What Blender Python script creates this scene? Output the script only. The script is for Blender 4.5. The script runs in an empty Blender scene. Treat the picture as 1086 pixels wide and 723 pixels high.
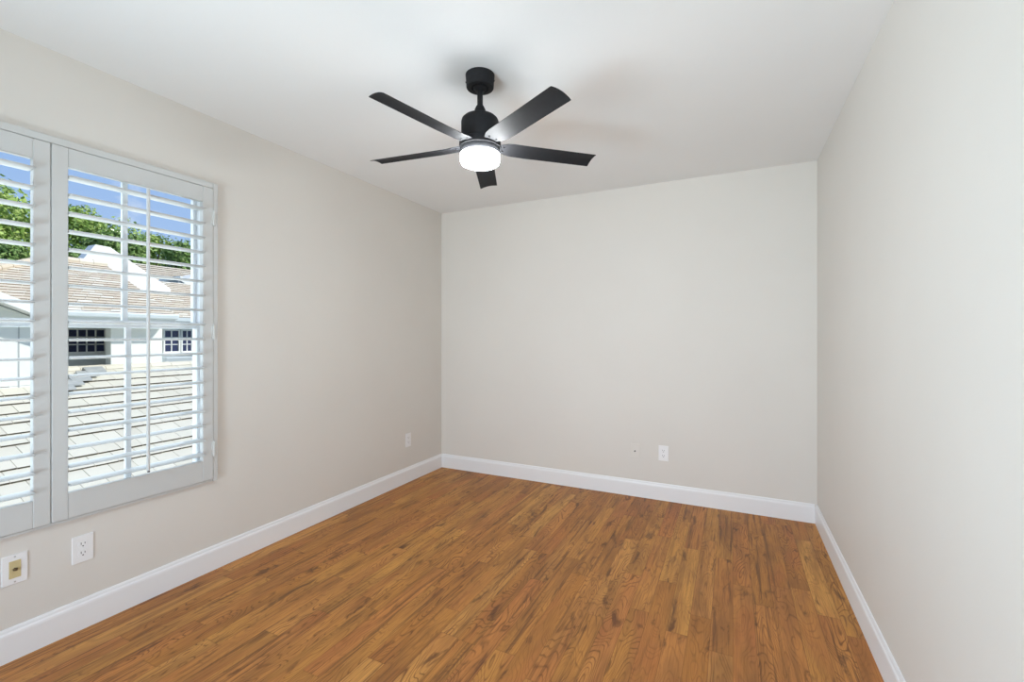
import bpy, bmesh, math, random
from mathutils import Vector, Matrix
random.seed(7)
S = bpy.context.scene
COL = S.collection
PI = math.pi

# ------------------------------------------------------------------ camera, world, lights, exposure
IMG_W, IMG_H = 1086, 723
F_PX, HORIZON, EYE = 482.5, 356.0, 1.261
cam_d = bpy.data.cameras.new('camera')
cam = bpy.data.objects.new('camera', cam_d); COL.objects.link(cam)
cam_d.sensor_width = 36.0; cam_d.lens = F_PX / IMG_W * 36.0
cam_d.shift_y = -(IMG_H / 2 - HORIZON) / IMG_W
cam_d.clip_start = 0.02; cam_d.clip_end = 300
cam.location = (0, 0, EYE)
cam.rotation_euler = (PI / 2, 0, math.radians(25.9))
S.camera = cam

S.view_settings.view_transform = 'Standard'
S.view_settings.look = 'None'
S.view_settings.gamma = 1.0
S.view_settings.use_curve_mapping = False
S.view_settings.exposure = 0.0
S.cycles.use_denoising = True
S.cycles.max_bounces = 12
S.cycles.diffuse_bounces = 8
S.cycles.transparent_max_bounces = 16
S.cycles.sample_clamp_indirect = 6.0

SUN_POWER = 4.2
SKY_POWER = 1.0
WINDOW_W = 12.0
REAR_W = 49.0
UP_FILL_W = 145.0
LAMP_EMIT = 100.0

world = bpy.data.worlds.new('sky'); S.world = world; world.use_nodes = True
nt = world.node_tree; nt.nodes.clear()
n = nt.nodes.new; lk = nt.links.new
tc = n('ShaderNodeTexCoord'); sep = n('ShaderNodeSeparateXYZ'); lk(tc.outputs['Generated'], sep.inputs[0])
ramp = n('ShaderNodeValToRGB'); lk(sep.outputs['Z'], ramp.inputs[0])
e = ramp.color_ramp.elements
e[0].position = 0.0; e[0].color = (0.50, 0.66, 0.93, 1)
e[1].position = 0.45; e[1].color = (0.24, 0.43, 0.84, 1)
mp = n('ShaderNodeMapping'); mp.inputs['Scale'].default_value = (1, 1, 2.2); lk(tc.outputs['Generated'], mp.inputs[0])
no = n('ShaderNodeTexNoise'); no.inputs['Scale'].default_value = 5.2; no.inputs['Detail'].default_value = 6; lk(mp.outputs[0], no.inputs['Vector'])
cr = n('ShaderNodeValToRGB'); lk(no.outputs['Fac'], cr.inputs[0])
cr.color_ramp.elements[0].position = 0.53; cr.color_ramp.elements[0].color = (0, 0, 0, 1)
cr.color_ramp.elements[1].position = 0.66; cr.color_ramp.elements[1].color = (1, 1, 1, 1)
mx = n('ShaderNodeMix'); mx.data_type = 'RGBA'; lk(cr.outputs[0], mx.inputs[0]); lk(ramp.outputs[0], mx.inputs[6]); mx.inputs[7].default_value = (0.92, 0.94, 1.0, 1)
bg = n('ShaderNodeBackground'); bg.inputs['Strength'].default_value = SKY_POWER; lk(mx.outputs[2], bg.inputs['Color'])
ow = n('ShaderNodeOutputWorld'); lk(bg.outputs[0], ow.inputs[0])

def light(name, kind, loc, direction, energy, color, size=None, size_y=None):
    d = bpy.data.lights.new(name, kind); d.energy = energy; d.color = color
    if kind == 'AREA':
        d.shape = 'RECTANGLE'; d.size = size; d.size_y = size_y
    if kind == 'SUN': d.angle = math.radians(0.6)
    o = bpy.data.objects.new(name, d); COL.objects.link(o); o.location = loc
    o.rotation_euler = Vector(direction).to_track_quat('-Z', 'Y').to_euler()
    return o
# sun high behind our own house, on the garden side of the window
light('sun', 'SUN', (4, 6, 12), (-0.66, -0.42, -0.62), SUN_POWER, (1.0, 0.965, 0.90))
# daylight entering by the shuttered window; two unseen fill lamps added behind the camera
light('window_daylight', 'AREA', (-2.76, 0.85, 1.27), (1, 0, 0), WINDOW_W, (0.84, 0.94, 1.0), 1.28, 1.5)
light('rear_fill', 'AREA', (-0.9, -3.0, 0.75), (0.0, 0.9, 0.25), REAR_W, (1.0, 0.765, 0.62), 2.6, 1.5)  # added fill for the far end of the room
light('rear_up_fill', 'AREA', (-1.6, -1.6, 0.25), (0.15, 0.75, 0.66), UP_FILL_W, (0.655, 0.855, 1.0), 1.5, 1.0)  # added fill aimed upward to brighten the ceiling

# ------------------------------------------------------------------ helpers
def bx(bm, x0, x1, y0, y1, z0, z1):
    vs = [bm.verts.new((x, y, z)) for x in (x0, x1) for y in (y0, y1) for z in (z0, z1)]
    for f in ((0, 1, 3, 2), (4, 6, 7, 5), (0, 4, 5, 1), (2, 3, 7, 6), (0, 2, 6, 4), (1, 5, 7, 3)):
        bm.faces.new([vs[i] for i in f])

def prism(bm, pts, vec):
    """closed outline (3-D points) pushed along vec"""
    v = Vector(vec)
    a = [bm.verts.new(p) for p in pts]; b = [bm.verts.new(Vector(p) + v) for p in pts]
    bm.faces.new(a[::-1]); bm.faces.new(b)
    for i in range(len(a)):
        j = (i + 1) % len(a); bm.faces.new((a[i], a[j], b[j], b[i]))

def lathe(bm, prof, seg=48, c=(0, 0)):
    rings = []
    for r, z in prof:
        if r < 1e-6: rings.append([bm.verts.new((c[0], c[1], z))])
        else: rings.append([bm.verts.new((c[0] + r * math.cos(2 * PI * k / seg), c[1] + r * math.sin(2 * PI * k / seg), z)) for k in range(seg)])
    for a, b in zip(rings, rings[1:]):
        for k in range(seg):
            k2 = (k + 1) % seg
            if len(a) == 1 and len(b) == 1: continue
            if len(a) == 1: bm.faces.new((a[0], b[k], b[k2]))
            elif len(b) == 1: bm.faces.new((a[k], b[0], a[k2]))
            else: bm.faces.new((a[k], b[k], b[k2], a[k2]))

def tube(bm, p0, p1, r0, r1, seg=12):
    p0, p1 = Vector(p0), Vector(p1); d = (p1 - p0).normalized()
    u = d.orthogonal().normalized(); w = d.cross(u)
    A, B = [], []
    for k in range(seg):
        a = 2 * PI * k / seg; q = math.cos(a) * u + math.sin(a) * w
        A.append(bm.verts.new(p0 + r0 * q)); B.append(bm.verts.new(p1 + r1 * q))
    for k in range(seg):
        j = (k + 1) % seg; bm.faces.new((A[k], A[j], B[j], B[k]))
    bm.faces.new(A[::-1]); bm.faces.new(B)

def obj(name, bm, m, parent=None, bevel=0, smooth=False, seg=2, angle=35):
    bmesh.ops.recalc_face_normals(bm, faces=bm.faces)
    me = bpy.data.meshes.new(name); bm.to_mesh(me); bm.free()
    ms = m if isinstance(m, (list, tuple)) else [m]
    for q in ms: me.materials.append(q)
    o = bpy.data.objects.new(name, me); COL.objects.link(o)
    if parent:
        o.parent = parent
        o.matrix_parent_inverse = parent_world(parent).inverted()
    if bevel:
        b = o.modifiers.new('bevel', 'BEVEL'); b.width = bevel; b.segments = seg; b.limit_method = 'ANGLE'; b.angle_limit = math.radians(40)
    if smooth:
        me.polygons.foreach_set('use_smooth', [True] * len(me.polygons))
        me.set_sharp_from_angle(angle=math.radians(angle))
    return o

def parent_world(o):
    m = o.matrix_basis.copy()
    while o.parent:
        m = o.parent.matrix_basis @ o.matrix_parent_inverse @ m
        o = o.parent
    return m

def tag(o, label, cat, group=None, kind=None):
    o['label'] = label; o['category'] = cat
    if group: o['group'] = group
    if kind: o['kind'] = kind
    return o

def thing(name, label, cat, loc=(0, 0, 0), group=None):
    o = bpy.data.objects.new(name, None); COL.objects.link(o); o.location = loc
    o.empty_display_size = 0.1
    return tag(o, label, cat, group)

def struct(name, bm, m, **k):
    o = obj(name, bm, m, **k); o['kind'] = 'structure'; return o

B = bmesh.new

# ------------------------------------------------------------------ materials
def mat(name, col, rough=0.6, metal=0.0, spec=0.5, emit=None, es=0):
    m = bpy.data.materials.new(name); m.use_nodes = True
    p = m.node_tree.nodes['Principled BSDF']
    p.inputs['Base Color'].default_value = (*col, 1); p.inputs['Roughness'].default_value = rough
    p.inputs['Metallic'].default_value = metal; p.inputs['Specular IOR Level'].default_value = spec
    if emit: p.inputs['Emission Color'].default_value = (*emit, 1); p.inputs['Emission Strength'].default_value = es
    return m

def noisy(name, c1, c2, scale, rough=0.7, spec=0.3, bump=0.0, bscale=200, stretch=(1, 1, 1), dist=0.002):
    m = mat(name, c1, rough, 0, spec); t = m.node_tree; p = t.nodes['Principled BSDF']
    tc = t.nodes.new('ShaderNodeTexCoord'); mp = t.nodes.new('ShaderNodeMapping'); mp.inputs['Scale'].default_value = stretch
    t.links.new(tc.outputs['Object'], mp.inputs[0])
    nz = t.nodes.new('ShaderNodeTexNoise'); nz.inputs['Scale'].default_value = scale; nz.inputs['Detail'].default_value = 4
    t.links.new(mp.outputs[0], nz.inputs['Vector'])
    rp = t.nodes.new('ShaderNodeValToRGB'); rp.color_ramp.elements[0].position = 0.3; rp.color_ramp.elements[1].position = 0.7
    rp.color_ramp.elements[0].color = (*c1, 1); rp.color_ramp.elements[1].color = (*c2, 1)
    t.links.new(nz.outputs['Fac'], rp.inputs[0]); t.links.new(rp.outputs[0], p.inputs['Base Color'])
    if bump:
        nb = t.nodes.new('ShaderNodeTexNoise'); nb.inputs['Scale'].default_value = bscale; nb.inputs['Detail'].default_value = 3
        t.links.new(tc.outputs['Object'], nb.inputs['Vector'])
        bp = t.nodes.new('ShaderNodeBump'); bp.inputs['Strength'].default_value = bump; bp.inputs['Distance'].default_value = dist
        t.links.new(nb.outputs['Fac'], bp.inputs['Height']); t.links.new(bp.outputs[0], p.inputs['Normal'])
    return m

M_WALL = noisy('wall_paint', (0.700, 0.672, 0.632), (0.722, 0.696, 0.656), 1.6, 0.55, 0.3, 0.12, 260)
M_CEIL = noisy('ceiling_paint', (0.80, 0.80, 0.80), (0.82, 0.82, 0.815), 1.2, 0.9, 0.1, 0.15, 160)
M_TRIM = mat('trim_white', (0.84, 0.85, 0.87), 0.35, 0, 0.4)
M_SHUT = mat('shutter_white', (0.60, 0.61, 0.605), 0.4, 0, 0.4)
M_VINYL = mat('vinyl_white', (0.82, 0.84, 0.87), 0.4)
M_PLATE = mat('plate_white', (0.85, 0.85, 0.86), 0.3)
M_BEIGE = mat('insert_beige', (0.60, 0.50, 0.27), 0.4)
M_PAINTED = mat('plate_painted', (0.72, 0.69, 0.645), 0.45)
M_SLOT = mat('slot_dark', (0.02, 0.02, 0.02), 0.6)
M_SCREW = mat('screw_metal', (0.55, 0.55, 0.55), 0.35, 0.8)
M_BRASS = mat('connector_metal', (0.30, 0.26, 0.18), 0.3, 0.9)
M_HINGE = mat('hinge_white', (0.64, 0.65, 0.64), 0.35)
M_BLACK = noisy('fan_black', (0.016, 0.0165, 0.019), (0.019, 0.020, 0.023), 60, 0.62, 0.16)
M_HOLE = mat('fan_recess', (0.004, 0.004, 0.004), 0.9)
M_LAMP = mat('lamp_diffuser', (0.9, 0.9, 0.88), 0.4, emit=(0.97, 1.0, 1.0), es=LAMP_EMIT)
M_GLAZE = bpy.data.materials.new('window_glass'); M_GLAZE.use_nodes = True
t = M_GLAZE.node_tree; t.nodes.clear()
o_ = t.nodes.new('ShaderNodeOutputMaterial'); tr = t.nodes.new('ShaderNodeBsdfTransparent'); gl = t.nodes.new('ShaderNodeBsdfGlossy')
gl.inputs['Roughness'].default_value = 0.0; tr.inputs[0].default_value = (0.97, 0.985, 0.98, 1)
fr = t.nodes.new('ShaderNodeFresnel'); fr.inputs[0].default_value = 1.06; ms_ = t.nodes.new('ShaderNodeMixShader')
t.links.new(fr.outputs[0], ms_.inputs[0]); t.links.new(tr.outputs[0], ms_.inputs[1]); t.links.new(gl.outputs[0], ms_.inputs[2]); t.links.new(ms_.outputs[0], o_.inputs[0])

def floor_material():
    m = mat('laminate_oak', (0.4, 0.2, 0.07), 0.42, 0, 0.22); t = m.node_tree; p = t.nodes['Principled BSDF']
    N = t.nodes.new; L = t.links.new
    def math_(op, a, b=None, c=None):
        q = N('ShaderNodeMath'); q.operation = op
        for i, v in enumerate((a, b, c)):
            if v is None: continue
            if isinstance(v, (int, float)): q.inputs[i].default_value = v
            else: L(v, q.inputs[i])
        return q.outputs[0]
    def comb(x, y, z=0.0):
        q = N('ShaderNodeCombineXYZ')
        for i, v in enumerate((x, y, z)):
            if isinstance(v, (int, float)): q.inputs[i].default_value = v
            else: L(v, q.inputs[i])
        return q.outputs[0]
    def white(v):
        q = N('ShaderNodeTexWhiteNoise'); q.noise_dimensions = '3D'; L(v, q.inputs['Vector']); return q.outputs['Value'], q.outputs['Color']
    def noise(v, scale, detail=3, rough=0.55, dist=0.0):
        q = N('ShaderNodeTexNoise'); q.inputs['Scale'].default_value = scale; q.inputs['Detail'].default_value = detail
        q.inputs['Roughness'].default_value = rough; q.inputs['Distortion'].default_value = dist; L(v, q.inputs['Vector']); return q.outputs['Fac']
    def ramp(v, *st):
        q = N('ShaderNodeValToRGB'); r = q.color_ramp
        while len(r.elements) < len(st): r.elements.new(0.5)
        for el, (pos, c) in zip(r.elements, st):
            el.position = pos; el.color = (c, c, c, 1) if isinstance(c, (int, float)) else (*c, 1)
        L(v, q.inputs[0]); return q.outputs[0]
    def mix(f, a, b, mode='MIX'):
        q = N('ShaderNodeMix'); q.data_type = 'RGBA'; q.blend_type = mode
        for s, v in ((0, f), (6, a), (7, b)):
            if isinstance(v, (int, float)): q.inputs[s].default_value = v
            elif isinstance(v, tuple): q.inputs[s].default_value = (*v, 1)
            else: L(v, q.inputs[s])
        return q.outputs[2]
    tc = N('ShaderNodeTexCoord'); sp = N('ShaderNodeSeparateXYZ'); L(tc.outputs['Object'], sp.inputs[0])
    x, y = sp.outputs['X'], sp.outputs['Y']
    SW = 0.086
    xs = math_('DIVIDE', x, SW); i = math_('FLOOR', xs); fx = math_('FRACT', xs)
    ri, _ = white(comb(i, 3.7, 1.1))
    ys = math_('ADD', math_('DIVIDE', y, 0.85), math_('MULTIPLY', ri, 7.3))
    j = math_('FLOOR', ys); fy = math_('FRACT', ys)
    v1, c1 = white(comb(i, j, 0.5)); v2, _ = white(comb(i, j, 9.5)); v3, _ = white(comb(j, i, 4.2))
    ox = math_('MULTIPLY', v1, 37.0); oy = math_('MULTIPLY', v2, 53.0)
    gx = math_('ADD', x, ox); gy = math_('ADD', y, oy)
    # base tone of each strip
    base = ramp(v1, (0.0, (0.46, 0.190, 0.046)), (0.3, (0.54, 0.240, 0.058)), (0.6, (0.62, 0.300, 0.074)), (0.8, (0.55, 0.218, 0.060)), (1.0, (0.68, 0.345, 0.092)))
    # broad tonal drift along the grain
    drift = noise(comb(math_('MULTIPLY', gx, 9.0), math_('MULTIPLY', gy, 1.7)), 1.0, 3)
    col = mix(ramp(drift, (0.43, 0.0), (0.67, 0.72)), base, (0.250, 0.104, 0.035))
    red = noise(comb(math_('MULTIPLY', gx, 7.0), math_('MULTIPLY', gy, 1.3), 4.0), 1.0, 2)
    col = mix(ramp(red, (0.52, 0.0), (0.70, 0.50)), col, (0.47, 0.155, 0.052))
    # cathedral figure: contour lines of a smooth stretched field
    fld = noise(comb(math_('MULTIPLY', gx, 9.0), math_('MULTIPLY', gy, 2.1)), 1.0, 2.0, 0.40, 0.35)
    rings = math_('ABSOLUTE', math_('SINE', math_('MULTIPLY', fld, 74.0)))
    lines = ramp(rings, (0.0, 1.0), (0.24, 0.60), (0.58, 0.0))
    amt = ramp(v3, (0.1, 0.25), (0.5, 0.55), (0.85, 0.92))
    brk = ramp(noise(comb(math_('MULTIPLY', gx, 26.0), math_('MULTIPLY', gy, 5.0)), 1.0, 2), (0.36, 0.15), (0.58, 1.0))
    col = mix(math_('MULTIPLY', math_('MULTIPLY', lines, amt), brk), col, (0.140, 0.054, 0.022))
    # fine pores and long dark streaks
    fine = noise(comb(math_('MULTIPLY', gx, 240.0), math_('MULTIPLY', gy, 6.0)), 1.0, 3, 0.65)
    col = mix(ramp(fine, (0.44, 0.0), (0.72, 0.55)), col, (0.24, 0.092, 0.030))
    streak = noise(comb(math_('MULTIPLY', gx, 60.0), math_('MULTIPLY', gy, 1.7), 8.0), 1.0, 5, 0.65, 0.3)
    col = mix(math_('MULTIPLY', ramp(streak, (0.51, 0.0), (0.60, 0.62), (0.74, 0.90)), ramp(v2, (0.15, 0.15), (0.7, 1.0))), col, (0.125, 0.053, 0.026))
    # dark mineral patches and knots
    kn = noise(comb(math_('MULTIPLY', gx, 17.0), math_('MULTIPLY', gy, 4.2)), 1.0, 4, 0.6, 0.6)
    col = mix(ramp(kn, (0.59, 0.0), (0.68, 0.68), (0.8, 0.9)), col, (0.090, 0.038, 0.022))
    # strip and board joints
    ex = math_('ABSOLUTE', math_('SUBTRACT', fx, 0.5)); ey = math_('ABSOLUTE', math_('SUBTRACT', fy, 0.5))
    jx = ramp(ex, (0.482, 0.0), (0.495, 1.0)); jy = ramp(ey, (0.4955, 0.0), (0.4985, 1.0))
    jt = math_('MAXIMUM', jx, math_('MULTIPLY', jy, 0.6))
    col = mix(math_('MULTIPLY', jt, 0.48), col, (0.09, 0.038, 0.016))
    L(col, p.inputs['Base Color'])
    L(math_('ADD', math_('MULTIPLY', fine, 0.12), 0.38), p.inputs['Roughness'])
    bp = N('ShaderNodeBump'); bp.inputs['Strength'].default_value = 0.15; bp.inputs['Distance'].default_value = 0.0008
    L(math_('SUBTRACT', math_('MULTIPLY', fine, 0.4), jt), bp.inputs['Height']); L(bp.outputs[0], p.inputs['Normal'])
    return m
M_FLOOR = floor_material()

def island_material(name, cols, rough, spec=0.25, noise_mix=0.0, ncol=(0, 0, 0), nscale=3.0):
    """colour differs from tile to tile / leaf to leaf"""
    m = mat(name, cols[0], rough, 0, spec); t = m.node_tree; p = t.nodes['Principled BSDF']
    g = t.nodes.new('ShaderNodeNewGeometry'); r = t.nodes.new('ShaderNodeValToRGB')
    while len(r.color_ramp.elements) < len(cols): r.color_ramp.elements.new(0.5)
    for k, (el, c) in enumerate(zip(r.color_ramp.elements, cols)):
        el.position = k / (len(cols) - 1); el.color = (*c, 1)
    t.links.new(g.outputs['Random Per Island'], r.inputs[0])
    out = r.outputs[0]
    if noise_mix:
        tc = t.nodes.new('ShaderNodeTexCoord'); nz = t.nodes.new('ShaderNodeTexNoise'); nz.inputs['Scale'].default_value = nscale; nz.inputs['Detail'].default_value = 5
        t.links.new(tc.outputs['Object'], nz.inputs['Vector'])
        rr = t.nodes.new('ShaderNodeValToRGB'); rr.color_ramp.elements[0].position = 0.5; rr.color_ramp.elements[1].position = 0.75
        rr.color_ramp.elements[1].color = (noise_mix,) * 3 + (1,)
        t.links.new(nz.outputs['Fac'], rr.inputs[0])
        mx = t.nodes.new('ShaderNodeMix'); mx.data_type = 'RGBA'; t.links.new(rr.outputs[0], mx.inputs[0]); t.links.new(out, mx.inputs[6]); mx.inputs[7].default_value = (*ncol, 1)
        out = mx.outputs[2]
    t.links.new(out, p.inputs['Base Color'])
    return m

M_TILE_NEAR = island_material('concrete_tile_cream', [(0.62, 0.58, 0.48), (0.68, 0.64, 0.54), (0.65, 0.62, 0.52)], 0.8, 0.2, 0.25, (0.46, 0.43, 0.36), 2.5)
M_TILE_FAR = island_material('concrete_tile_tan', [(0.62, 0.53, 0.41), (0.70, 0.61, 0.49), (0.66, 0.56, 0.44), (0.67, 0.59, 0.47), (0.82, 0.78, 0.68)], 0.8, 0.2, 0.2, (0.40, 0.33, 0.25), 2.0)
M_BUTT = noisy('tile_edge_shade', (0.07, 0.06, 0.045), (0.13, 0.115, 0.09), 6, 0.9, 0.1)  # shadow line below each tile, painted as a dark butt face
M_BUTT_FAR = noisy('tile_edge_tan', (0.22, 0.17, 0.12), (0.30, 0.24, 0.17), 6, 0.9, 0.1)  # same painted shadow line, paler for the distant roofs
M_STUCCO = noisy('stucco_white', (0.72, 0.74, 0.71), (0.77, 0.79, 0.76), 3, 0.85, 0.15, 0.3, 60, dist=0.01)
M_STUCCO_B = noisy('stucco_bright', (0.84, 0.82, 0.78), (0.86, 0.84, 0.80), 3, 0.85, 0.15)
M_FASCIA = mat('fascia_white', (0.80, 0.80, 0.78), 0.5)
M_GUTTER = mat('gutter_white', (0.70, 0.76, 0.80), 0.35)
M_JOINT = mat('joint_grey', (0.42, 0.44, 0.44), 0.7)
M_LEAD = noisy('lead_grey', (0.34, 0.36, 0.36), (0.44, 0.45, 0.44), 5, 0.6, 0.3)
M_DARKGLASS = mat('dark_glass', (0.028, 0.034, 0.085), 0.08, 0, 0.5)
M_GREY_SHADE = mat('shade_grey', (0.30, 0.32, 0.33), 0.8)  # shade of the dormer front put into the colour; roof slab shares it
M_BARK = noisy('bark', (0.13, 0.10, 0.07), (0.22, 0.18, 0.13), 6, 0.9, 0.1)
M_GROUND = noisy('lawn', (0.07, 0.13, 0.03), (0.12, 0.19, 0.05), 2, 0.95, 0.1)
LEAF_A = island_material('leaves_bright', [(0.24, 0.38, 0.07), (0.36, 0.50, 0.11), (0.52, 0.62, 0.20), (0.14, 0.25, 0.05), (0.42, 0.54, 0.13)], 0.55, 0.3)
LEAF_B = island_material('leaves_deep', [(0.12, 0.22, 0.05), (0.19, 0.32, 0.08), (0.32, 0.44, 0.13), (0.08, 0.16, 0.04), (0.42, 0.52, 0.20)], 0.5, 0.35)

# ------------------------------------------------------------------ the room
XL, XR, YB, YF, ZC = -2.528, 0.510, 3.650, -0.72, 2.44
OY0, OY1, OZ0, OZ1 = 0.200, 1.505, 0.500, 2.060          # window opening
bm = B(); bx(bm, XL, XR, YF, YB, -0.12, 0); struct('floor', bm, M_FLOOR)
bm = B(); bx(bm, XL - 0.30, XR + 0.2, YF - 0.2, YB + 0.2, ZC, ZC + 0.15); struct('ceiling', bm, M_CEIL)
bm = B()
bx(bm, XL - 0.17, XL, YF - 0.2, OY0, -0.12, ZC); bx(bm, XL - 0.17, XL, OY1, YB + 0.2, -0.12, ZC)
bx(bm, XL - 0.17, XL, OY0, OY1, -0.12, OZ0); bx(bm, XL - 0.17, XL, OY0, OY1, OZ1, ZC)
struct('wall_left', bm, M_WALL)
bm = B(); bx(bm, XL, XR, YB, YB + 0.2, -0.12, ZC); struct('wall_back', bm, M_WALL)
bm = B(); bx(bm, XR, XR + 0.2, YF - 0.2, YB + 0.2, -0.12, ZC); struct('wall_right', bm, M_WALL)
bm = B()                                                  # rear wall behind the camera; wide opening added to admit the fill lamps
bx(bm, XL, -1.9, YF - 0.12, YF, -0.12, ZC); bx(bm, 0.15, XR, YF - 0.12, YF, -0.12, ZC); bx(bm, -1.9, 0.15, YF - 0.12, YF, 2.12, ZC); bx(bm, -1.9, 0.15, YF - 0.12, YF, -0.12, 0.08)
struct('wall_rear', bm, M_WALL)

def baseboard(name, axis, fixed, a0, a1, sgn):
    """moulded profile swept along one wall; sgn = direction into the room"""
    prof = [(0, 0), (0.014, 0), (0.014, 0.100), (0.0125, 0.108), (0.0085, 0.114), (0.0075, 0.121), (0.005, 0.127), (0, 0.128)]
    bm = B()
    if axis == 'y': prism(bm, [(fixed + sgn * d, a0, z) for d, z in prof], (0, a1 - a0, 0))
    else: prism(bm, [(a0, fixed + sgn * d, z) for d, z in prof], (a1 - a0, 0, 0))
    return struct(name, bm, M_TRIM)
baseboard('baseboard_left', 'y', XL, YF, YB, 1)
baseboard('baseboard_back', 'x', YB, XL + 0.014, XR - 0.014, -1)
baseboard('baseboard_right', 'y', XR, YF, YB, -1)

# shutter frame fixed round the opening (moulded face, returns into the opening)
FX0, FX1 = XL, XL + 0.024
bm = B()
def frame_bar(bm, y0, y1, z0, z1): bx(bm, FX0, FX1, y0, y1, z0, z1)
fy0, fy1, fz0, fz1 = 0.178, 1.518, 0.482, 2.078
frame_bar(bm, fy1 - 0.026, fy1, fz0, fz1); frame_bar(bm, fy0, fy0 + 0.026, fz0, fz1)
frame_bar(bm, fy0 + 0.026, fy1 - 0.026, fz1 - 0.030, fz1)
bx(bm, FX0, FX0 + 0.020, fy0 + 0.026, fy1 - 0.026, fz0, fz0 + 0.012)
struct('trim_1', bm, M_SHUT, bevel=0.003)

# wide vinyl single-hung window: two sashes, three upright glazing bars in each
def hung_window(name, y0, y1):
    X0, X1 = -2.690, -2.612
    zr = 1.316
    bm = B(); w = 0.014
    bx(bm, X0, X1, y0, y0 + w, OZ0, OZ1); bx(bm, X0, X1, y1 - w, y1, OZ0, OZ1)
    bx(bm, X0, X1, y0 + w, y1 - w, OZ0, OZ0 + 0.02); bx(bm, X0, X1, y0 + w, y1 - w, OZ1 - 0.02, OZ1)
    r = struct(name, bm, M_VINYL, bevel=0.002)
    for xa, xb, za, zb, rb, rt in ((-2.680, -2.652, zr - 0.018, OZ1 - 0.02, 0.034, 0.025), (-2.648, -2.620, OZ0 + 0.02, zr + 0.018, 0.040, 0.034)):
        bm = B(); s = 0.014; a, b = y0 + w, y1 - w
        bx(bm, xa, xb, a, a + s, za, zb); bx(bm, xa, xb, b - s, b, za, zb)
        bx(bm, xa, xb, a + s, b - s, za, za + rb); bx(bm, xa, xb, a + s, b - s, zb - rt, zb)
        sash = obj('sash', bm, M_VINYL, r, bevel=0.002)
        xm = (xa + xb) / 2
        for ym in (0.544, 0.880, 1.168):
            bm = B(); bx(bm, xm - 0.010, xm + 0.010, ym - 0.011, ym + 0.011, za + rb, zb - rt); obj('muntin', bm, M_VINYL, sash, bevel=0.002)
        bm = B(); bx(bm, xm - 0.002, xm + 0.002, a + s, b - s, za + rb, zb - rt); obj('pane', bm, M_GLAZE, sash)
    return r
hung_window('window_1', OY0, OY1)

# ------------------------------------------------------------------ plantation shutter panels
PX0, PX1 = -2.528, -2.500
PZ0, PZ1 = 0.496, 2.046
LZ = [0.6375 + 0.0758 * k for k in range(18)]
LX = -2.514
def louver_mesh(y0, y1):
    bm = B(); pts = []; n_ = 10; W = 0.0445; T = 0.0055
    for k in range(n_ + 1):
        a = -1 + 2 * k / n_; pts.append((a * W, T * (1 - abs(a) ** 2.6) + 0.0006))
    for k in range(n_ - 1, 0, -1):
        a = -1 + 2 * k / n_; pts.append((a * W, -T * (1 - abs(a) ** 2.6) - 0.0006))
    prism(bm, [(x_, y0, z_) for x_, z_ in pts], (0, y1 - y0, 0))
    return bm
def shutter(label, y0, y1, hinge_right):
    r = thing('shutter_panel', label, 'shutter', (PX0, (y0 + y1) / 2, PZ0), 'shutter panels over the window')
    st = 0.052
    for a, b in ((y0, y0 + st), (y1 - st, y1)):
        bm = B(); bx(bm, PX0, PX1, a, b, PZ0, PZ1); obj('stile', bm, M_SHUT, r, bevel=0.0025)
    a, b = y0 + st, y1 - st
    bm = B(); bx(bm, PX0 + 0.001, PX1 - 0.001, a, b, 1.966, PZ1); obj('top_rail', bm, M_SHUT, r, bevel=0.002)
    bm = B(); bx(bm, PX0 + 0.001, PX1 - 0.001, a, b, PZ0, 0.604); obj('bottom_rail', bm, M_SHUT, r, bevel=0.002)
    first = None
    for z in LZ:
        if first is None:
            first = obj('louver', louver_mesh(a + 0.0015, b - 0.0015), M_SHUT, r, smooth=True, angle=50)
            o = first; base = o.location.copy()
        else:
            o = first.copy(); COL.objects.link(o)
        o.location = base + Vector((LX, 0, z))
        o.rotation_euler = (0, 0, 0)
    yc = (a + b) / 2 + 0.004
    bm = B(); prism(bm, [(-2.470 + dx, yc + dy, 0.628) for dx, dy in ((0, -0.006), (0.008, -0.006), (0.011, -0.003), (0.011, 0.003), (0.008, 0.006), (0, 0.006))], (0, 0, 1.325))
    rod = obj('tilt_rod', bm, M_SHUT, r, bevel=0.001)
    bm = B(); tube(bm, (-2.4635, yc, 0.622), (-2.4635, yc, 0.6285), 0.0045, 0.0055); q = obj('rod_tip', bm, M_SLOT, rod); q['label'] = 'dark end of the tilt rod'
    for z in (1.888, 1.279, 0.657):
        yh = y1 + 0.0018 if hinge_right else y0 - 0.0018
        bm = B(); tube(bm, (-2.4955, yh, z - 0.038), (-2.4955, yh, z + 0.038), 0.0042, 0.0042, 14)
        for dz in (-0.038, -0.0127, 0.0127, 0.038): tube(bm, (-2.4955, yh, z + dz - 0.0012), (-2.4955, yh, z + dz + 0.0012), 0.0048, 0.0048, 14)
        bx(bm, -2.500, -2.4965, yh - 0.010, yh + 0.010, z - 0.034, z + 0.034)
        obj('hinge', bm, M_HINGE, r, smooth=True)
    return r
shutter('white louvered shutter panel on the right, shown whole, hinged on the right of the window', 0.8495, 1.4905, True)
shutter('white louvered shutter panel on the left, cut off by the photo edge', 0.2055, 0.8465, False)

# ------------------------------------------------------------------ wall plates
def place(o, loc, rz):
    o.location = loc; o.rotation_euler = (0, 0, rz)

def oval(bm, yc, zc, w, h, x0, x1, flat=0.8, seg=28):
    """receptacle face: circle with flattened top and bottom, pushed from x0 to x1"""
    pts = []
    for k in range(seg):
        a = 2 * PI * k / seg
        pts.append((x0, yc + w * math.cos(a), zc + max(-flat * h, min(flat * h, h * math.sin(a)))))
    prism(bm, pts, (x1 - x0, 0, 0))

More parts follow.
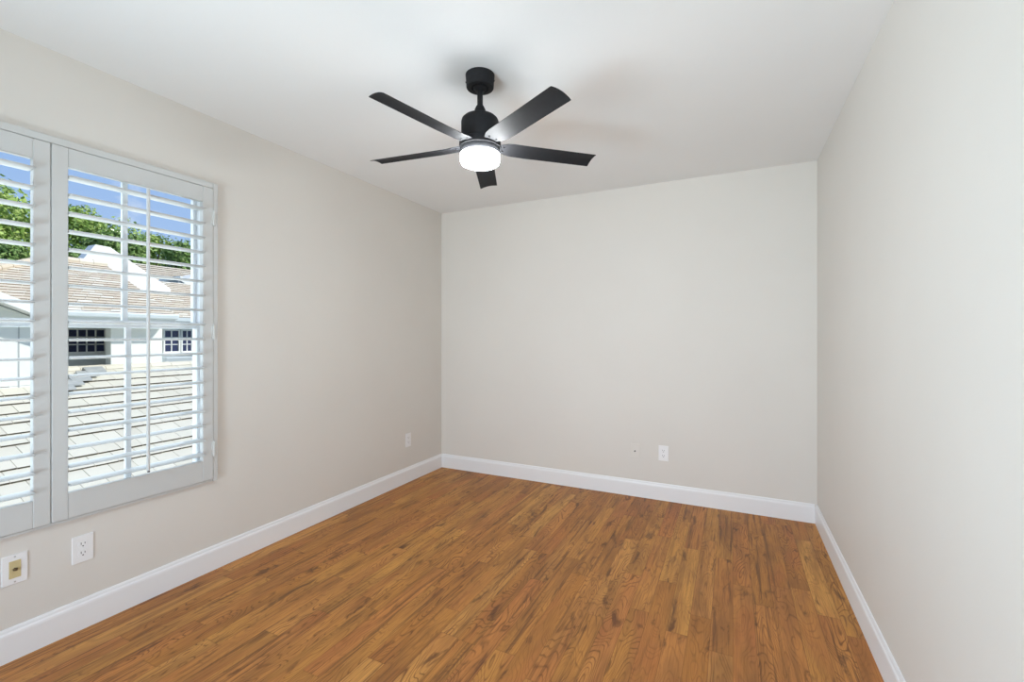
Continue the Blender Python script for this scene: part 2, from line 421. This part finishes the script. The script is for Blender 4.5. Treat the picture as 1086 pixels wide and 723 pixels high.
def rounded_plate(w, h, m, parent, name='cover_plate'):
    bm = B(); bx(bm, 0, 0.0055, -w / 2, w / 2, -h / 2, h / 2)
    return obj(name, bm, m, parent, bevel=0.0028, seg=3)

def screw(parent, z, m):
    bm = B(); tube(bm, (0.005, 0, z), (0.0068, 0, z), 0.0032, 0.0028, 14); s = obj('screw', bm, m, parent, smooth=True)
    return s

def outlet(label, loc, rz, w=0.073, h=0.117):
    r = thing('wall_outlet', label, 'outlet', (0, 0, 0), 'duplex wall outlets')
    rounded_plate(w, h, M_PLATE, r)
    for zc in (0.0195, -0.0195):
        bm = B(); oval(bm, 0, zc, 0.0172, 0.0172, 0.004, 0.0072); q = obj('receptacle', bm, M_PLATE, r, bevel=0.0006)
        bm = B(); bx(bm, 0.0068, 0.00745, -0.0075, -0.0053, zc - 0.001, zc + 0.0085); bx(bm, 0.0068, 0.00745, 0.0053, 0.0075, zc, zc + 0.0075)
        tube(bm, (0.0068, 0, zc - 0.0075), (0.00745, 0, zc - 0.0075), 0.0027, 0.0027, 14)
        s = obj('slot', bm, M_SLOT, q); s['label'] = 'dark plug slots'
    screw(r, 0, M_PLATE)
    place(r, loc, rz)
    return r
XP = XL
outlet('white duplex outlet on left wall under the shutters, right of beige cable jack', (XP, 0.957, 0.344), 0)
outlet('small far white outlet on left wall, near the back corner above the baseboard', (XP, 3.147, 0.362), 0, 0.072, 0.117)
outlet('white duplex outlet on the back wall, right of the wall-coloured plate', (-0.479, YB, 0.360), -PI / 2)

r = thing('cable_plate', 'white wall plate with beige insert and cable jack, at the left edge', 'wall plate', (0, 0, 0))
rounded_plate(0.073, 0.116, M_PLATE, r)
bm = B(); bx(bm, 0.004, 0.0075, -0.0165, 0.0165, -0.0335, 0.0335); ins = obj('insert', bm, M_BEIGE, r, bevel=0.0008); ins['label'] = 'beige insert'
bm = B(); tube(bm, (0.007, 0, 0), (0.0095, 0, 0), 0.0075, 0.0075, 6); tube(bm, (0.009, 0, 0), (0.017, 0, 0), 0.0046, 0.0046, 16); obj('cable_jack', bm, M_BRASS, ins)
screw(r, 0.0485, M_SCREW); screw(r, -0.0485, M_SCREW)
place(r, (XP, 0.7505, 0.350), 0)

r = thing('blank_plate', 'wall-coloured cover plate with dark centre jack, left of back wall outlet', 'wall plate', (0, 0, 0))
rounded_plate(0.071, 0.114, M_PAINTED, r)
bm = B(); tube(bm, (0.005, 0, 0.0), (0.010, 0, 0.0), 0.0060, 0.0052, 16); obj('cable_jack', bm, M_SLOT, r)
screw(r, 0.0415, M_PAINTED); screw(r, -0.0415, M_PAINTED)
place(r, (-0.694, YB, 0.354), -PI / 2)

# ------------------------------------------------------------------ ceiling fan
FC = (-1.030, 1.790)
fan = thing('ceiling_fan', 'black five-blade ceiling fan with a lit round white lamp', 'ceiling fan', (FC[0], FC[1], ZC))
bm = B(); lathe(bm, [(0, 2.4395), (0.0655, 2.4395), (0.0655, 2.434), (0.0648, 2.432), (0.0618, 2.384), (0.0600, 2.381), (0.040, 2.381), (0.038, 2.387), (0.030, 2.389), (0.029, 2.400), (0, 2.400)], 56, FC)
can = obj('canopy', bm, M_BLACK, fan, smooth=True)
for a in (0.35, PI + 0.35):
    bm = B(); d = Vector((math.cos(a), math.sin(a), 0)); c0 = Vector((*FC, 2.412)) + d * 0.0625
    tube(bm, c0, c0 + d * 0.004, 0.004, 0.0035, 12); obj('screw', bm, M_BLACK, can)
bm = B(); lathe(bm, [(0.031, 2.385), (0.031, 2.378), (0.024, 2.372), (0.013, 2.370)], 40, FC); obj('hanger_ball', bm, M_BLACK, fan, smooth=True)
bm = B(); tube(bm, (*FC, 2.400), (*FC, 2.285), 0.0128, 0.0128, 28); obj('downrod', bm, M_BLACK, fan, smooth=True)
bm = B(); lathe(bm, [(0.0128, 2.302), (0.0170, 2.300), (0.0245, 2.284), (0.0250, 2.270), (0.0275, 2.262), (0.029, 2.255)], 36, FC); obj('coupling', bm, M_BLACK, fan, smooth=True)
bm = B(); lathe(bm, [(0, 2.258), (0.030, 2.259), (0.055, 2.254), (0.072, 2.247), (0.0815, 2.238), (0.0848, 2.227), (0.0850, 2.146), (0.082, 2.140), (0, 2.140)], 64, FC); obj('motor_housing', bm, M_BLACK, fan, smooth=True)
bm = B(); lathe(bm, [(0, 2.142), (0.088, 2.142), (0.0935, 2.138), (0.0945, 2.120), (0.0930, 2.110), (0.088, 2.107), (0, 2.107)], 64, FC); obj('rotor_hub', bm, M_BLACK, fan, smooth=True)
bm = B(); lathe(bm, [(0, 2.109), (0.0905, 2.109), (0.0890, 2.104), (0.0780, 2.081), (0.076, 2.080), (0, 2.080)], 64, FC); obj('lamp_collar', bm, M_BLACK, fan, smooth=True)
bm = B(); lathe(bm, [(0, 2.0815), (0.086, 2.0815), (0.0895, 2.079), (0.0905, 2.072), (0.0900, 2.056), (0.0865, 2.044), (0.079, 2.037), (0.066, 2.0335), (0.035, 2.0315), (0, 2.031)], 64, FC)
q = obj('lamp_diffuser', bm, M_LAMP, fan, smooth=True); q['label'] = 'glowing white lamp diffuser'
def blade(ang):
    bm = B(); secs = [(0.070, 0.030, 2.0, 0.0), (0.094, 0.034, 4.0, 0.0), (0.120, 0.0445, 9.0, 0.2), (0.150, 0.0475, 11.7, 0.6), (0.22, 0.0485, 11.7, 1), (0.40, 0.0486, 11.7, 1), (0.548, 0.0487, 11.7, 1), (0.5565, 0.0482, 11.7, 1)]
    nW = 10; T = 0.0022; rows = []
    for r_, w, pit, cam_ in secs:
        pt = -math.radians(pit); top = []; bot = []
        for k in range(nW + 1):
            s = -1 + 2 * k / nW; cz = 0.0075 * cam_ * (1 - s * s) - 0.004 * cam_
            for lst, dz in ((top, T), (bot, -T)):
                e_ = dz * (1 - 0.6 * abs(s) ** 4)
                u_, z_ = s * w, cz + e_
                n_ = u_ * math.cos(pt) - z_ * math.sin(pt); zz = u_ * math.sin(pt) + z_ * math.cos(pt)
                lst.append(bm.verts.new((r_, n_, zz)))
        rows.append(top + bot[::-1])
    for a, b in zip(rows, rows[1:]):
        m_ = len(a)
        for k in range(m_): bm.faces.new((a[k], a[(k + 1) % m_], b[(k + 1) % m_], b[k]))
    bm.faces.new(rows[0]); bm.faces.new(rows[-1][::-1])
    bmesh.ops.transform(bm, matrix=Matrix.Translation((FC[0], FC[1], 2.1195)) @ Matrix.Rotation(ang, 4, 'Z'), verts=bm.verts)
    b_ = obj('blade', bm, M_BLACK, fan, smooth=True, angle=40)
    for sx, sy in ((0.108, -0.018), (0.108, 0.018)):          # blade screws near the hub
        bm = B(); tube(bm, (sx, sy, -0.0062), (sx, sy, -0.002), 0.0036, 0.004, 10)
        bmesh.ops.transform(bm, matrix=Matrix.Translation((FC[0], FC[1], 2.1195)) @ Matrix.Rotation(ang, 4, 'Z') @ Matrix.Rotation(math.radians(-6), 4, 'X'), verts=bm.verts)
        obj('screw', bm, M_BLACK, b_)
    return b_
for k in range(5): blade(math.radians(-29.2 + 72 * k))

# ------------------------------------------------------------------ outside: ground, neighbouring house, trees
GZ = -3.2
bm = B(); bx(bm, -70, 12, -40, 80, GZ - 0.3, GZ); struct('ground', bm, M_GROUND)

def tile_roof(bm, eave0, eave1, up0, up1, course=0.345, tw=0.33, thick=0.035, jitter=0.006):
    """courses of separate flat tiles on a quad: eave edge eave0-eave1, upper edge up0-up1 (butt faces get slot 1)"""
    e0, e1, u0, u1 = map(Vector, (eave0, eave1, up0, up1))
    nrm = (e1 - e0).cross(u0 - e0).normalized()
    if nrm.z < 0: nrm = -nrm
    rise = max((u0 - e0).length, (u1 - e1).length); 
    height = ((u0 + u1) / 2 - (e0 + e1) / 2).length
    nC = max(2, round(height / course))
    for c in range(nC):
        t0, t1 = c / nC, min(1.0, (c + 1.12) / nC)
        A0, A1 = e0.lerp(u0, t0), e1.lerp(u1, t0); B0, B1 = e0.lerp(u0, t1), e1.lerp(u1, t1)
        wl = (A1 - A0).length; nt_ = max(1, round(wl / tw))
        for k in range(nt_):
            sh = 0.5 / nt_ if c % 2 else 0
            s0, s1 = k / nt_ + sh, min(1.0, (k + 1) / nt_ + sh)
            if k == 0 and c % 2: s0 = 0
            g = 0.004 / max(wl, 0.01)
            lift = random.uniform(-jitter, jitter) * 0.5
            p = [A0.lerp(A1, s0 + g), A0.lerp(A1, s1 - g), B0.lerp(B1, s1 - g), B0.lerp(B1, s0 + g)]
            dn = (e0 - u0).normalized() * random.uniform(0, jitter)
            top = [p[0] + nrm * (thick * 1.7 + lift) + dn, p[1] + nrm * (thick * 1.7 + lift) + dn, p[2] + nrm * thick * 0.75, p[3] + nrm * thick * 0.75]
            bot = [p[0] + nrm * 0.004 + dn, p[1] + nrm * 0.004 + dn, p[2] + nrm * 0.002, p[3] + nrm * 0.002]
            T_ = [bm.verts.new(v) for v in top]; B_ = [bm.verts.new(v) for v in bot]
            bm.faces.new(T_); bm.faces.new(B_[::-1])
            for a in range(4):
                b = (a + 1) % 4; f = bm.faces.new((T_[a], B_[a], B_[b], T_[b]))
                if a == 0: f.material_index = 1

def slab(bm, quad, th):
    q = [Vector(p) for p in quad]; nrm = (q[1] - q[0]).cross(q[3] - q[0]).normalized()
    if nrm.z < 0: nrm = -nrm
    prism(bm, q, -nrm * th)

house = thing('neighbour_house', 'white stucco house with tan tiled roof and gutter, seen through the shutters', 'house', (-13.5, 5, GZ))
# lower, nearer roof: rises away from us to a ridge at the wall
SL = 0.42
def zr_(x): return 0.51 + SL * (-13.0 - x)
bm = B()
slab(bm, [(-7.4, -1, zr_(-7.4)), (-7.4, 12.5, zr_(-7.4)), (-13.0, 12.5, zr_(-13.0)), (-13.0, -1, zr_(-13.0))], 0.12)
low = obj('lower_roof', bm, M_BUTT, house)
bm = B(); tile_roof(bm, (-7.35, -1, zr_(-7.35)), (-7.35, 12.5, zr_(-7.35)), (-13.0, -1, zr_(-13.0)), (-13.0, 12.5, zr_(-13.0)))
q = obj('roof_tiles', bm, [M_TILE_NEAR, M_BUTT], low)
q['label'] = 'cream flat concrete tiles'
bm = B()
for k in range(30):                                      # ridge capping tiles where the roof meets the wall
    y0 = -1 + 0.45 * k
    prism(bm, [(-12.86, y0, zr_(-13) - 0.01), (-12.90, y0, zr_(-13) + 0.055), (-13.0, y0, zr_(-13) + 0.085), (-13.04, y0, zr_(-13) + 0.06), (-13.04, y0, zr_(-13))], (0, 0.44, 0.006))
obj('ridge_cap', bm, M_TILE_NEAR, low)
bm = B()
for k in range(7):                                       # stepped grey flashing tiles running down the valley
    s = k / 6; x_ = -12.75 + 1.0 * s; y_ = 5.05 - 1.15 * s; z_ = zr_(x_) + 0.075
    prism(bm, [(x_ - 0.14, y_ - 0.16, z_ + 0.06), (x_ - 0.12, y_ + 0.17, z_ + 0.06), (x_ + 0.14, y_ + 0.15, z_ - 0.03), (x_ + 0.12, y_ - 0.18, z_ - 0.03)], (0, 0, 0.03))
obj('valley_flashing', bm, M_LEAD, low)
bm = B(); bx(bm, -13.0, -8.0, -0.5, 12.0, GZ, zr_(-8.0) - 0.16); obj('lower_wall', bm, M_STUCCO, house)

# upper walls
bm = B()
bx(bm, -13.30, -13.05, 5.46, 6.30, GZ, 1.66); bx(bm, -20, -13.05, 6.30, 6.52, GZ, 1.66)    # projecting bay
bx(bm, -20, -14.2, 3.6, 6.31, GZ, 1.66)                   # recessed wall with the window
bx(bm, -20, -15.5, 6.5, 13.0, GZ, 1.80)                  # wing set further back on the right
obj('wall', bm, M_STUCCO, house)
bm = B()                                                 # gabled wing on the left
prism(bm, [(-12.35, 0.35, GZ), (-12.35, 4.05, GZ), (-12.35, 4.05, 1.56), (-12.35, 2.2, 2.43), (-12.35, 0.35, 1.56)], (-5, 0, 0))
obj('gable_wing', bm, M_STUCCO, house)
bm = B(); bx(bm, -12.352, -12.342, 3.715, 3.735, -1, 1.50); obj('control_joint', bm, M_JOINT, house)
# wing roof, rake boards
g = 0.47
for side in (1, -1):
    ye = 2.2 + side * 2.04; ze = 2.56 - g * 2.04
    bm = B(); slab(bm, [(-11.95, ye, ze), (-17, ye, ze), (-17, 2.2, 2.56), (-11.95, 2.2, 2.56)], 0.10)
    rf = obj('wing_roof', bm, M_FASCIA, house)
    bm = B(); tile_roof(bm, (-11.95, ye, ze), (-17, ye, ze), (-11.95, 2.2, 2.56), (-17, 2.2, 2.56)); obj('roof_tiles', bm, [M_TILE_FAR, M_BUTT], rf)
    bm = B(); prism(bm, [(-11.93, ye, ze + 0.03), (-11.93, 2.2, 2.60), (-11.93, 2.2, 2.43), (-11.93, ye, ze - 0.14)], (0.05, 0, 0)); obj('rake_board', bm, M_FASCIA, house)

# main roof: hip on the left, rake on the right
EX, EZ = -12.55, 1.78
RX = -16.05; RZ = EZ + SL * (EX - RX)
bm = B()
slab(bm, [(EX, 1.85, EZ), (EX, 6.56, EZ), (RX, 6.60, RZ), (RX, 5.4, RZ)], 0.10)
slab(bm, [(RX, 5.4, RZ), (RX, 6.60, RZ), (RX - 3.6, 6.6, EZ), (RX - 3.6, 1.85, EZ)], 0.10)
slab(bm, [(RX - 3.6, 1.85, EZ), (EX, 1.85, EZ), (RX, 5.4, RZ), (RX, 5.39, RZ)], 0.10)
mr = obj('main_roof', bm, M_FASCIA, house)
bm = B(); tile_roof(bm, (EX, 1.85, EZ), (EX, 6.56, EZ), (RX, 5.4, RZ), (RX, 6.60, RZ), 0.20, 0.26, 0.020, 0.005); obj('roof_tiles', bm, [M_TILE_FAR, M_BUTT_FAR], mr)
bm = B()                                                 # hip and ridge caps
a, b = Vector((EX, 1.85, EZ + 0.05)), Vector((RX, 5.4, RZ + 0.06))
for k in range(14): tube(bm, a.lerp(b, k / 14), a.lerp(b, (k + 1.1) / 14), 0.09, 0.075, 8)
for k in range(4): tube(bm, (RX, 5.4 + 0.3 * k, RZ + 0.05), (RX, 5.4 + 0.3 * k + 0.32, RZ + 0.05), 0.09, 0.075, 8)
obj('ridge_cap', bm, M_TILE_FAR, mr)
bm = B()
prism(bm, [(EX + 0.02, 1.8, EZ + 0.01), (EX + 0.14, 1.8, EZ + 0.01), (EX + 0.14, 1.8, EZ - 0.03), (EX + 0.11, 1.8, EZ - 0.10), (EX + 0.02, 1.8, EZ - 0.12)], (0, 4.78, 0))
obj('gutter', bm, M_GUTTER, house, bevel=0.01)
bm = B(); bx(bm, -14.3, EX + 0.02, 1.9, 6.54, 1.56, 1.64); obj('soffit', bm, M_FASCIA, house)
bm = B(); bx(bm, EX - 0.01, EX + 0.03, 1.85, 6.56, 1.62, EZ - 0.02); obj('fascia', bm, M_FASCIA, house)

def grid_window(x, y0, y1, z0, z1, nc, nr, lab=None):
    bm = B(); w = 0.045
    bx(bm, x, x + 0.06, y0, y0 + w, z0, z1); bx(bm, x, x + 0.06, y1 - w, y1, z0, z1)
    bx(bm, x, x + 0.06, y0 + w, y1 - w, z0, z0 + w); bx(bm, x, x + 0.06, y0 + w, y1 - w, z1 - w, z1)
    bx(bm, x, x + 0.10, y0 - 0.04, y1 + 0.06, z0 - 0.06, z0)                           # sill
    wd = obj('window', bm, M_FASCIA, house, bevel=0.006)
    bm = B(); bx(bm, x + 0.005, x + 0.015, y0 + w, y1 - w, z0 + w, z1 - w); obj('pane', bm, M_DARKGLASS, wd)
    bm = B()
    for k in range(1, nc):
        yy = y0 + w + (y1 - y0 - 2 * w) * k / nc; bx(bm, x + 0.012, x + 0.03, yy - 0.014, yy + 0.014, z0 + w, z1 - w)
    for k in range(1, nr):
        zz = z0 + w + (z1 - z0 - 2 * w) * k / nr; bx(bm, x + 0.012, x + 0.03, y0 + w, y1 - w, zz - 0.012, zz + 0.012)
    obj('glazing_bars', bm, M_FASCIA, wd)
grid_window(-14.2, 5.06, 5.84, 0.83, 1.45, 4, 3)
grid_window(-15.5, 7.75, 8.22, 0.74, 1.46, 2, 3)
grid_window(-15.5, 8.24, 8.75, 0.74, 1.46, 3, 3)
bm = B(); prism(bm, [(-15.5, 7.65, 0.62), (-15.1, 7.65, 0.62), (-15.2, 7.65, 0.36), (-15.5, 7.65, 0.36)], (0, 0.75, 0)); obj('window_box', bm, M_GUTTER, house, bevel=0.03)

# roof of the far right wing
E2, Z2 = -15.0, 1.80; R2 = -18.3; ZR2 = Z2 + SL * (E2 - R2)
bm = B(); slab(bm, [(E2, 7.0, Z2), (E2, 13.2, Z2), (R2, 13.2, ZR2), (R2, 8.9, ZR2)], 0.1); fr_ = obj('far_roof', bm, M_FASCIA, house)
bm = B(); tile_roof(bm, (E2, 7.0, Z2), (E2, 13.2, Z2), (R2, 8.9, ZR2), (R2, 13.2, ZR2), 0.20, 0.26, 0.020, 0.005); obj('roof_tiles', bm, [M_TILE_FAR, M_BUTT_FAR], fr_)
bm = B(); prism(bm, [(E2, 6.9, Z2 + 0.01), (E2 + 0.13, 6.9, Z2 + 0.01), (E2 + 0.11, 6.9, Z2 - 0.10), (E2, 6.9, Z2 - 0.12)], (0, 6.2, 0)); obj('gutter', bm, M_GUTTER, house)

# tall white gable standing behind the main roof
bm = B(); prism(bm, [(-17.0, 5.75, 2.4), (-17.0, 6.41, 3.42), (-17.0, 6.74, 3.97), (-17.0, 7.10, 3.95), (-17.0, 8.75, 2.84), (-17.0, 8.75, 1.4), (-17.0, 5.75, 1.4)], (-0.45, 0, 0))
obj('tall_gable', bm, M_STUCCO_B, house, bevel=0.01)

back = thing('rear_house', 'pale house with grey-shaded gable peeking out at right behind the tall white gable', 'house', (-24, 14, GZ))
bm = B(); prism(bm, [(-22.5, 10.4, GZ), (-22.5, 16, GZ), (-22.5, 16, 3.4), (-22.5, 13.4, 4.3), (-22.5, 10.4, 3.2)], (-3, 0, 0)); obj('wall', bm, M_STUCCO_B, back)
bm = B(); slab(bm, [(-21.9, 10.9, 3.1), (-21.9, 16.2, 3.1), (-26, 16.2, 4.75), (-26, 11.6, 4.75)], 0.12); rr = obj('roof', bm, M_GREY_SHADE, back)
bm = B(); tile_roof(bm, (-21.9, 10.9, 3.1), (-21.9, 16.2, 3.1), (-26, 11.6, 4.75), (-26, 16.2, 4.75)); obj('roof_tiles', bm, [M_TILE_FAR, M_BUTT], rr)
bm = B(); prism(bm, [(-21.6, 11.2, 3.0), (-21.6, 11.45, 3.75), (-21.6, 12.6, 3.0)], (-1.5, 0, 0)); obj('dormer', bm, M_GREY_SHADE, back)
bm = B(); prism(bm, [(-21.55, 11.40, 3.70), (-21.55, 11.48, 3.86), (-21.55, 12.95, 2.98), (-21.55, 12.65, 2.98)], (-1.6, 0, 0)); obj('dormer_rake', bm, M_FASCIA, back)

def tree(label, x, y, top, rad, leafm, nblob, nleaf, leaf, loose=0.0):
    r = thing('tree', label, 'tree', (x, y, GZ), 'trees behind the neighbouring house')
    bm = B(); fork = top - rad * 1.9
    tube(bm, (x, y, GZ - 0.05), (x + 0.1, y, fork), 0.22, 0.15, 10)
    blobs = []
    for k in range(nblob):
        th = random.uniform(0, 2 * PI); rr_ = rad * math.sqrt(random.random()) * 0.8
        zc = fork + random.uniform(0.35, 1.0) * (top - fork) - rad * 0.25
        br = rad * random.uniform(0.26, 0.46)
        if k == 0: th, rr_, zc = 0, 0, top - br
        zc = min(zc, top - br * (0.9 + rr_ / rad * 0.6))
        c = Vector((x + rr_ * math.cos(th), y + rr_ * math.sin(th), zc)); blobs.append((c, br))
        tube(bm, (x + 0.1, y, fork - 0.2), c, 0.09, 0.025, 6)
    obj('trunk', bm, M_BARK, r, smooth=True)
    bm = B()
    for k in range(int(nleaf * 1.9)):
        c, br = random.choice(blobs)
        d = Vector((random.gauss(0, 1), random.gauss(0, 1), random.gauss(0, 1))).normalized()
        p = c + d * br * (random.uniform(0.55, 1.0) if random.random() > loose else random.uniform(0.9, 1.5))
        nn = (d + Vector((random.gauss(0, .7), random.gauss(0, .7), random.gauss(0, .7) + 0.3))).normalized()
        u = nn.orthogonal().normalized(); u = (Matrix.Rotation(random.uniform(0, 2 * PI), 3, nn) @ u); w = nn.cross(u)
        L_ = leaf * random.uniform(0.42, 0.9); W_ = L_ * 0.42
        bm.faces.new([bm.verts.new(q_) for q_ in (p - u * L_, p + w * W_ - nn * L_ * 0.1, p + u * L_, p - w * W_ - nn * L_ * 0.1)])
    obj('foliage', bm, leafm, r)
tree('broad bright green tree rising at the left edge behind the roof hip', -29.0, 7.6, 8.3, 2.8, LEAF_A, 26, 5600, 0.18)
tree('dark green tree low beside the roof hip, in front of the broad bright tree', -23.6, 6.2, 4.9, 1.2, LEAF_B, 18, 3000, 0.15)
tree('bright green bushy tree just right of the shutter centre stiles', -33.0, 12.6, 8.7, 2.1, LEAF_A, 18, 3800, 0.17)
tree('small dark green tree filling the gap left of the tall white gable', -23.0, 8.6, 4.8, 1.2, LEAF_B, 16, 3000, 0.13)
tree('mid-height green tree directly behind the top of the tall white gable', -27.6, 11.9, 6.6, 1.3, LEAF_B, 16, 2800, 0.16, 0.15)
tree('yellowish green tree seen behind the top of the tilt rod', -35.5, 17.1, 8.2, 1.6, LEAF_A, 14, 2600, 0.17, 0.15)
tree('thin-crowned tree with wispy top seen right of the tilt rod', -28.5, 15.2, 6.7, 1.4, LEAF_B, 14, 2000, 0.17, 0.35)
tree('green tree at far right of the view, beside the window jamb', -32.0, 19.6, 7.3, 1.7, LEAF_B, 16, 2600, 0.18, 0.25)
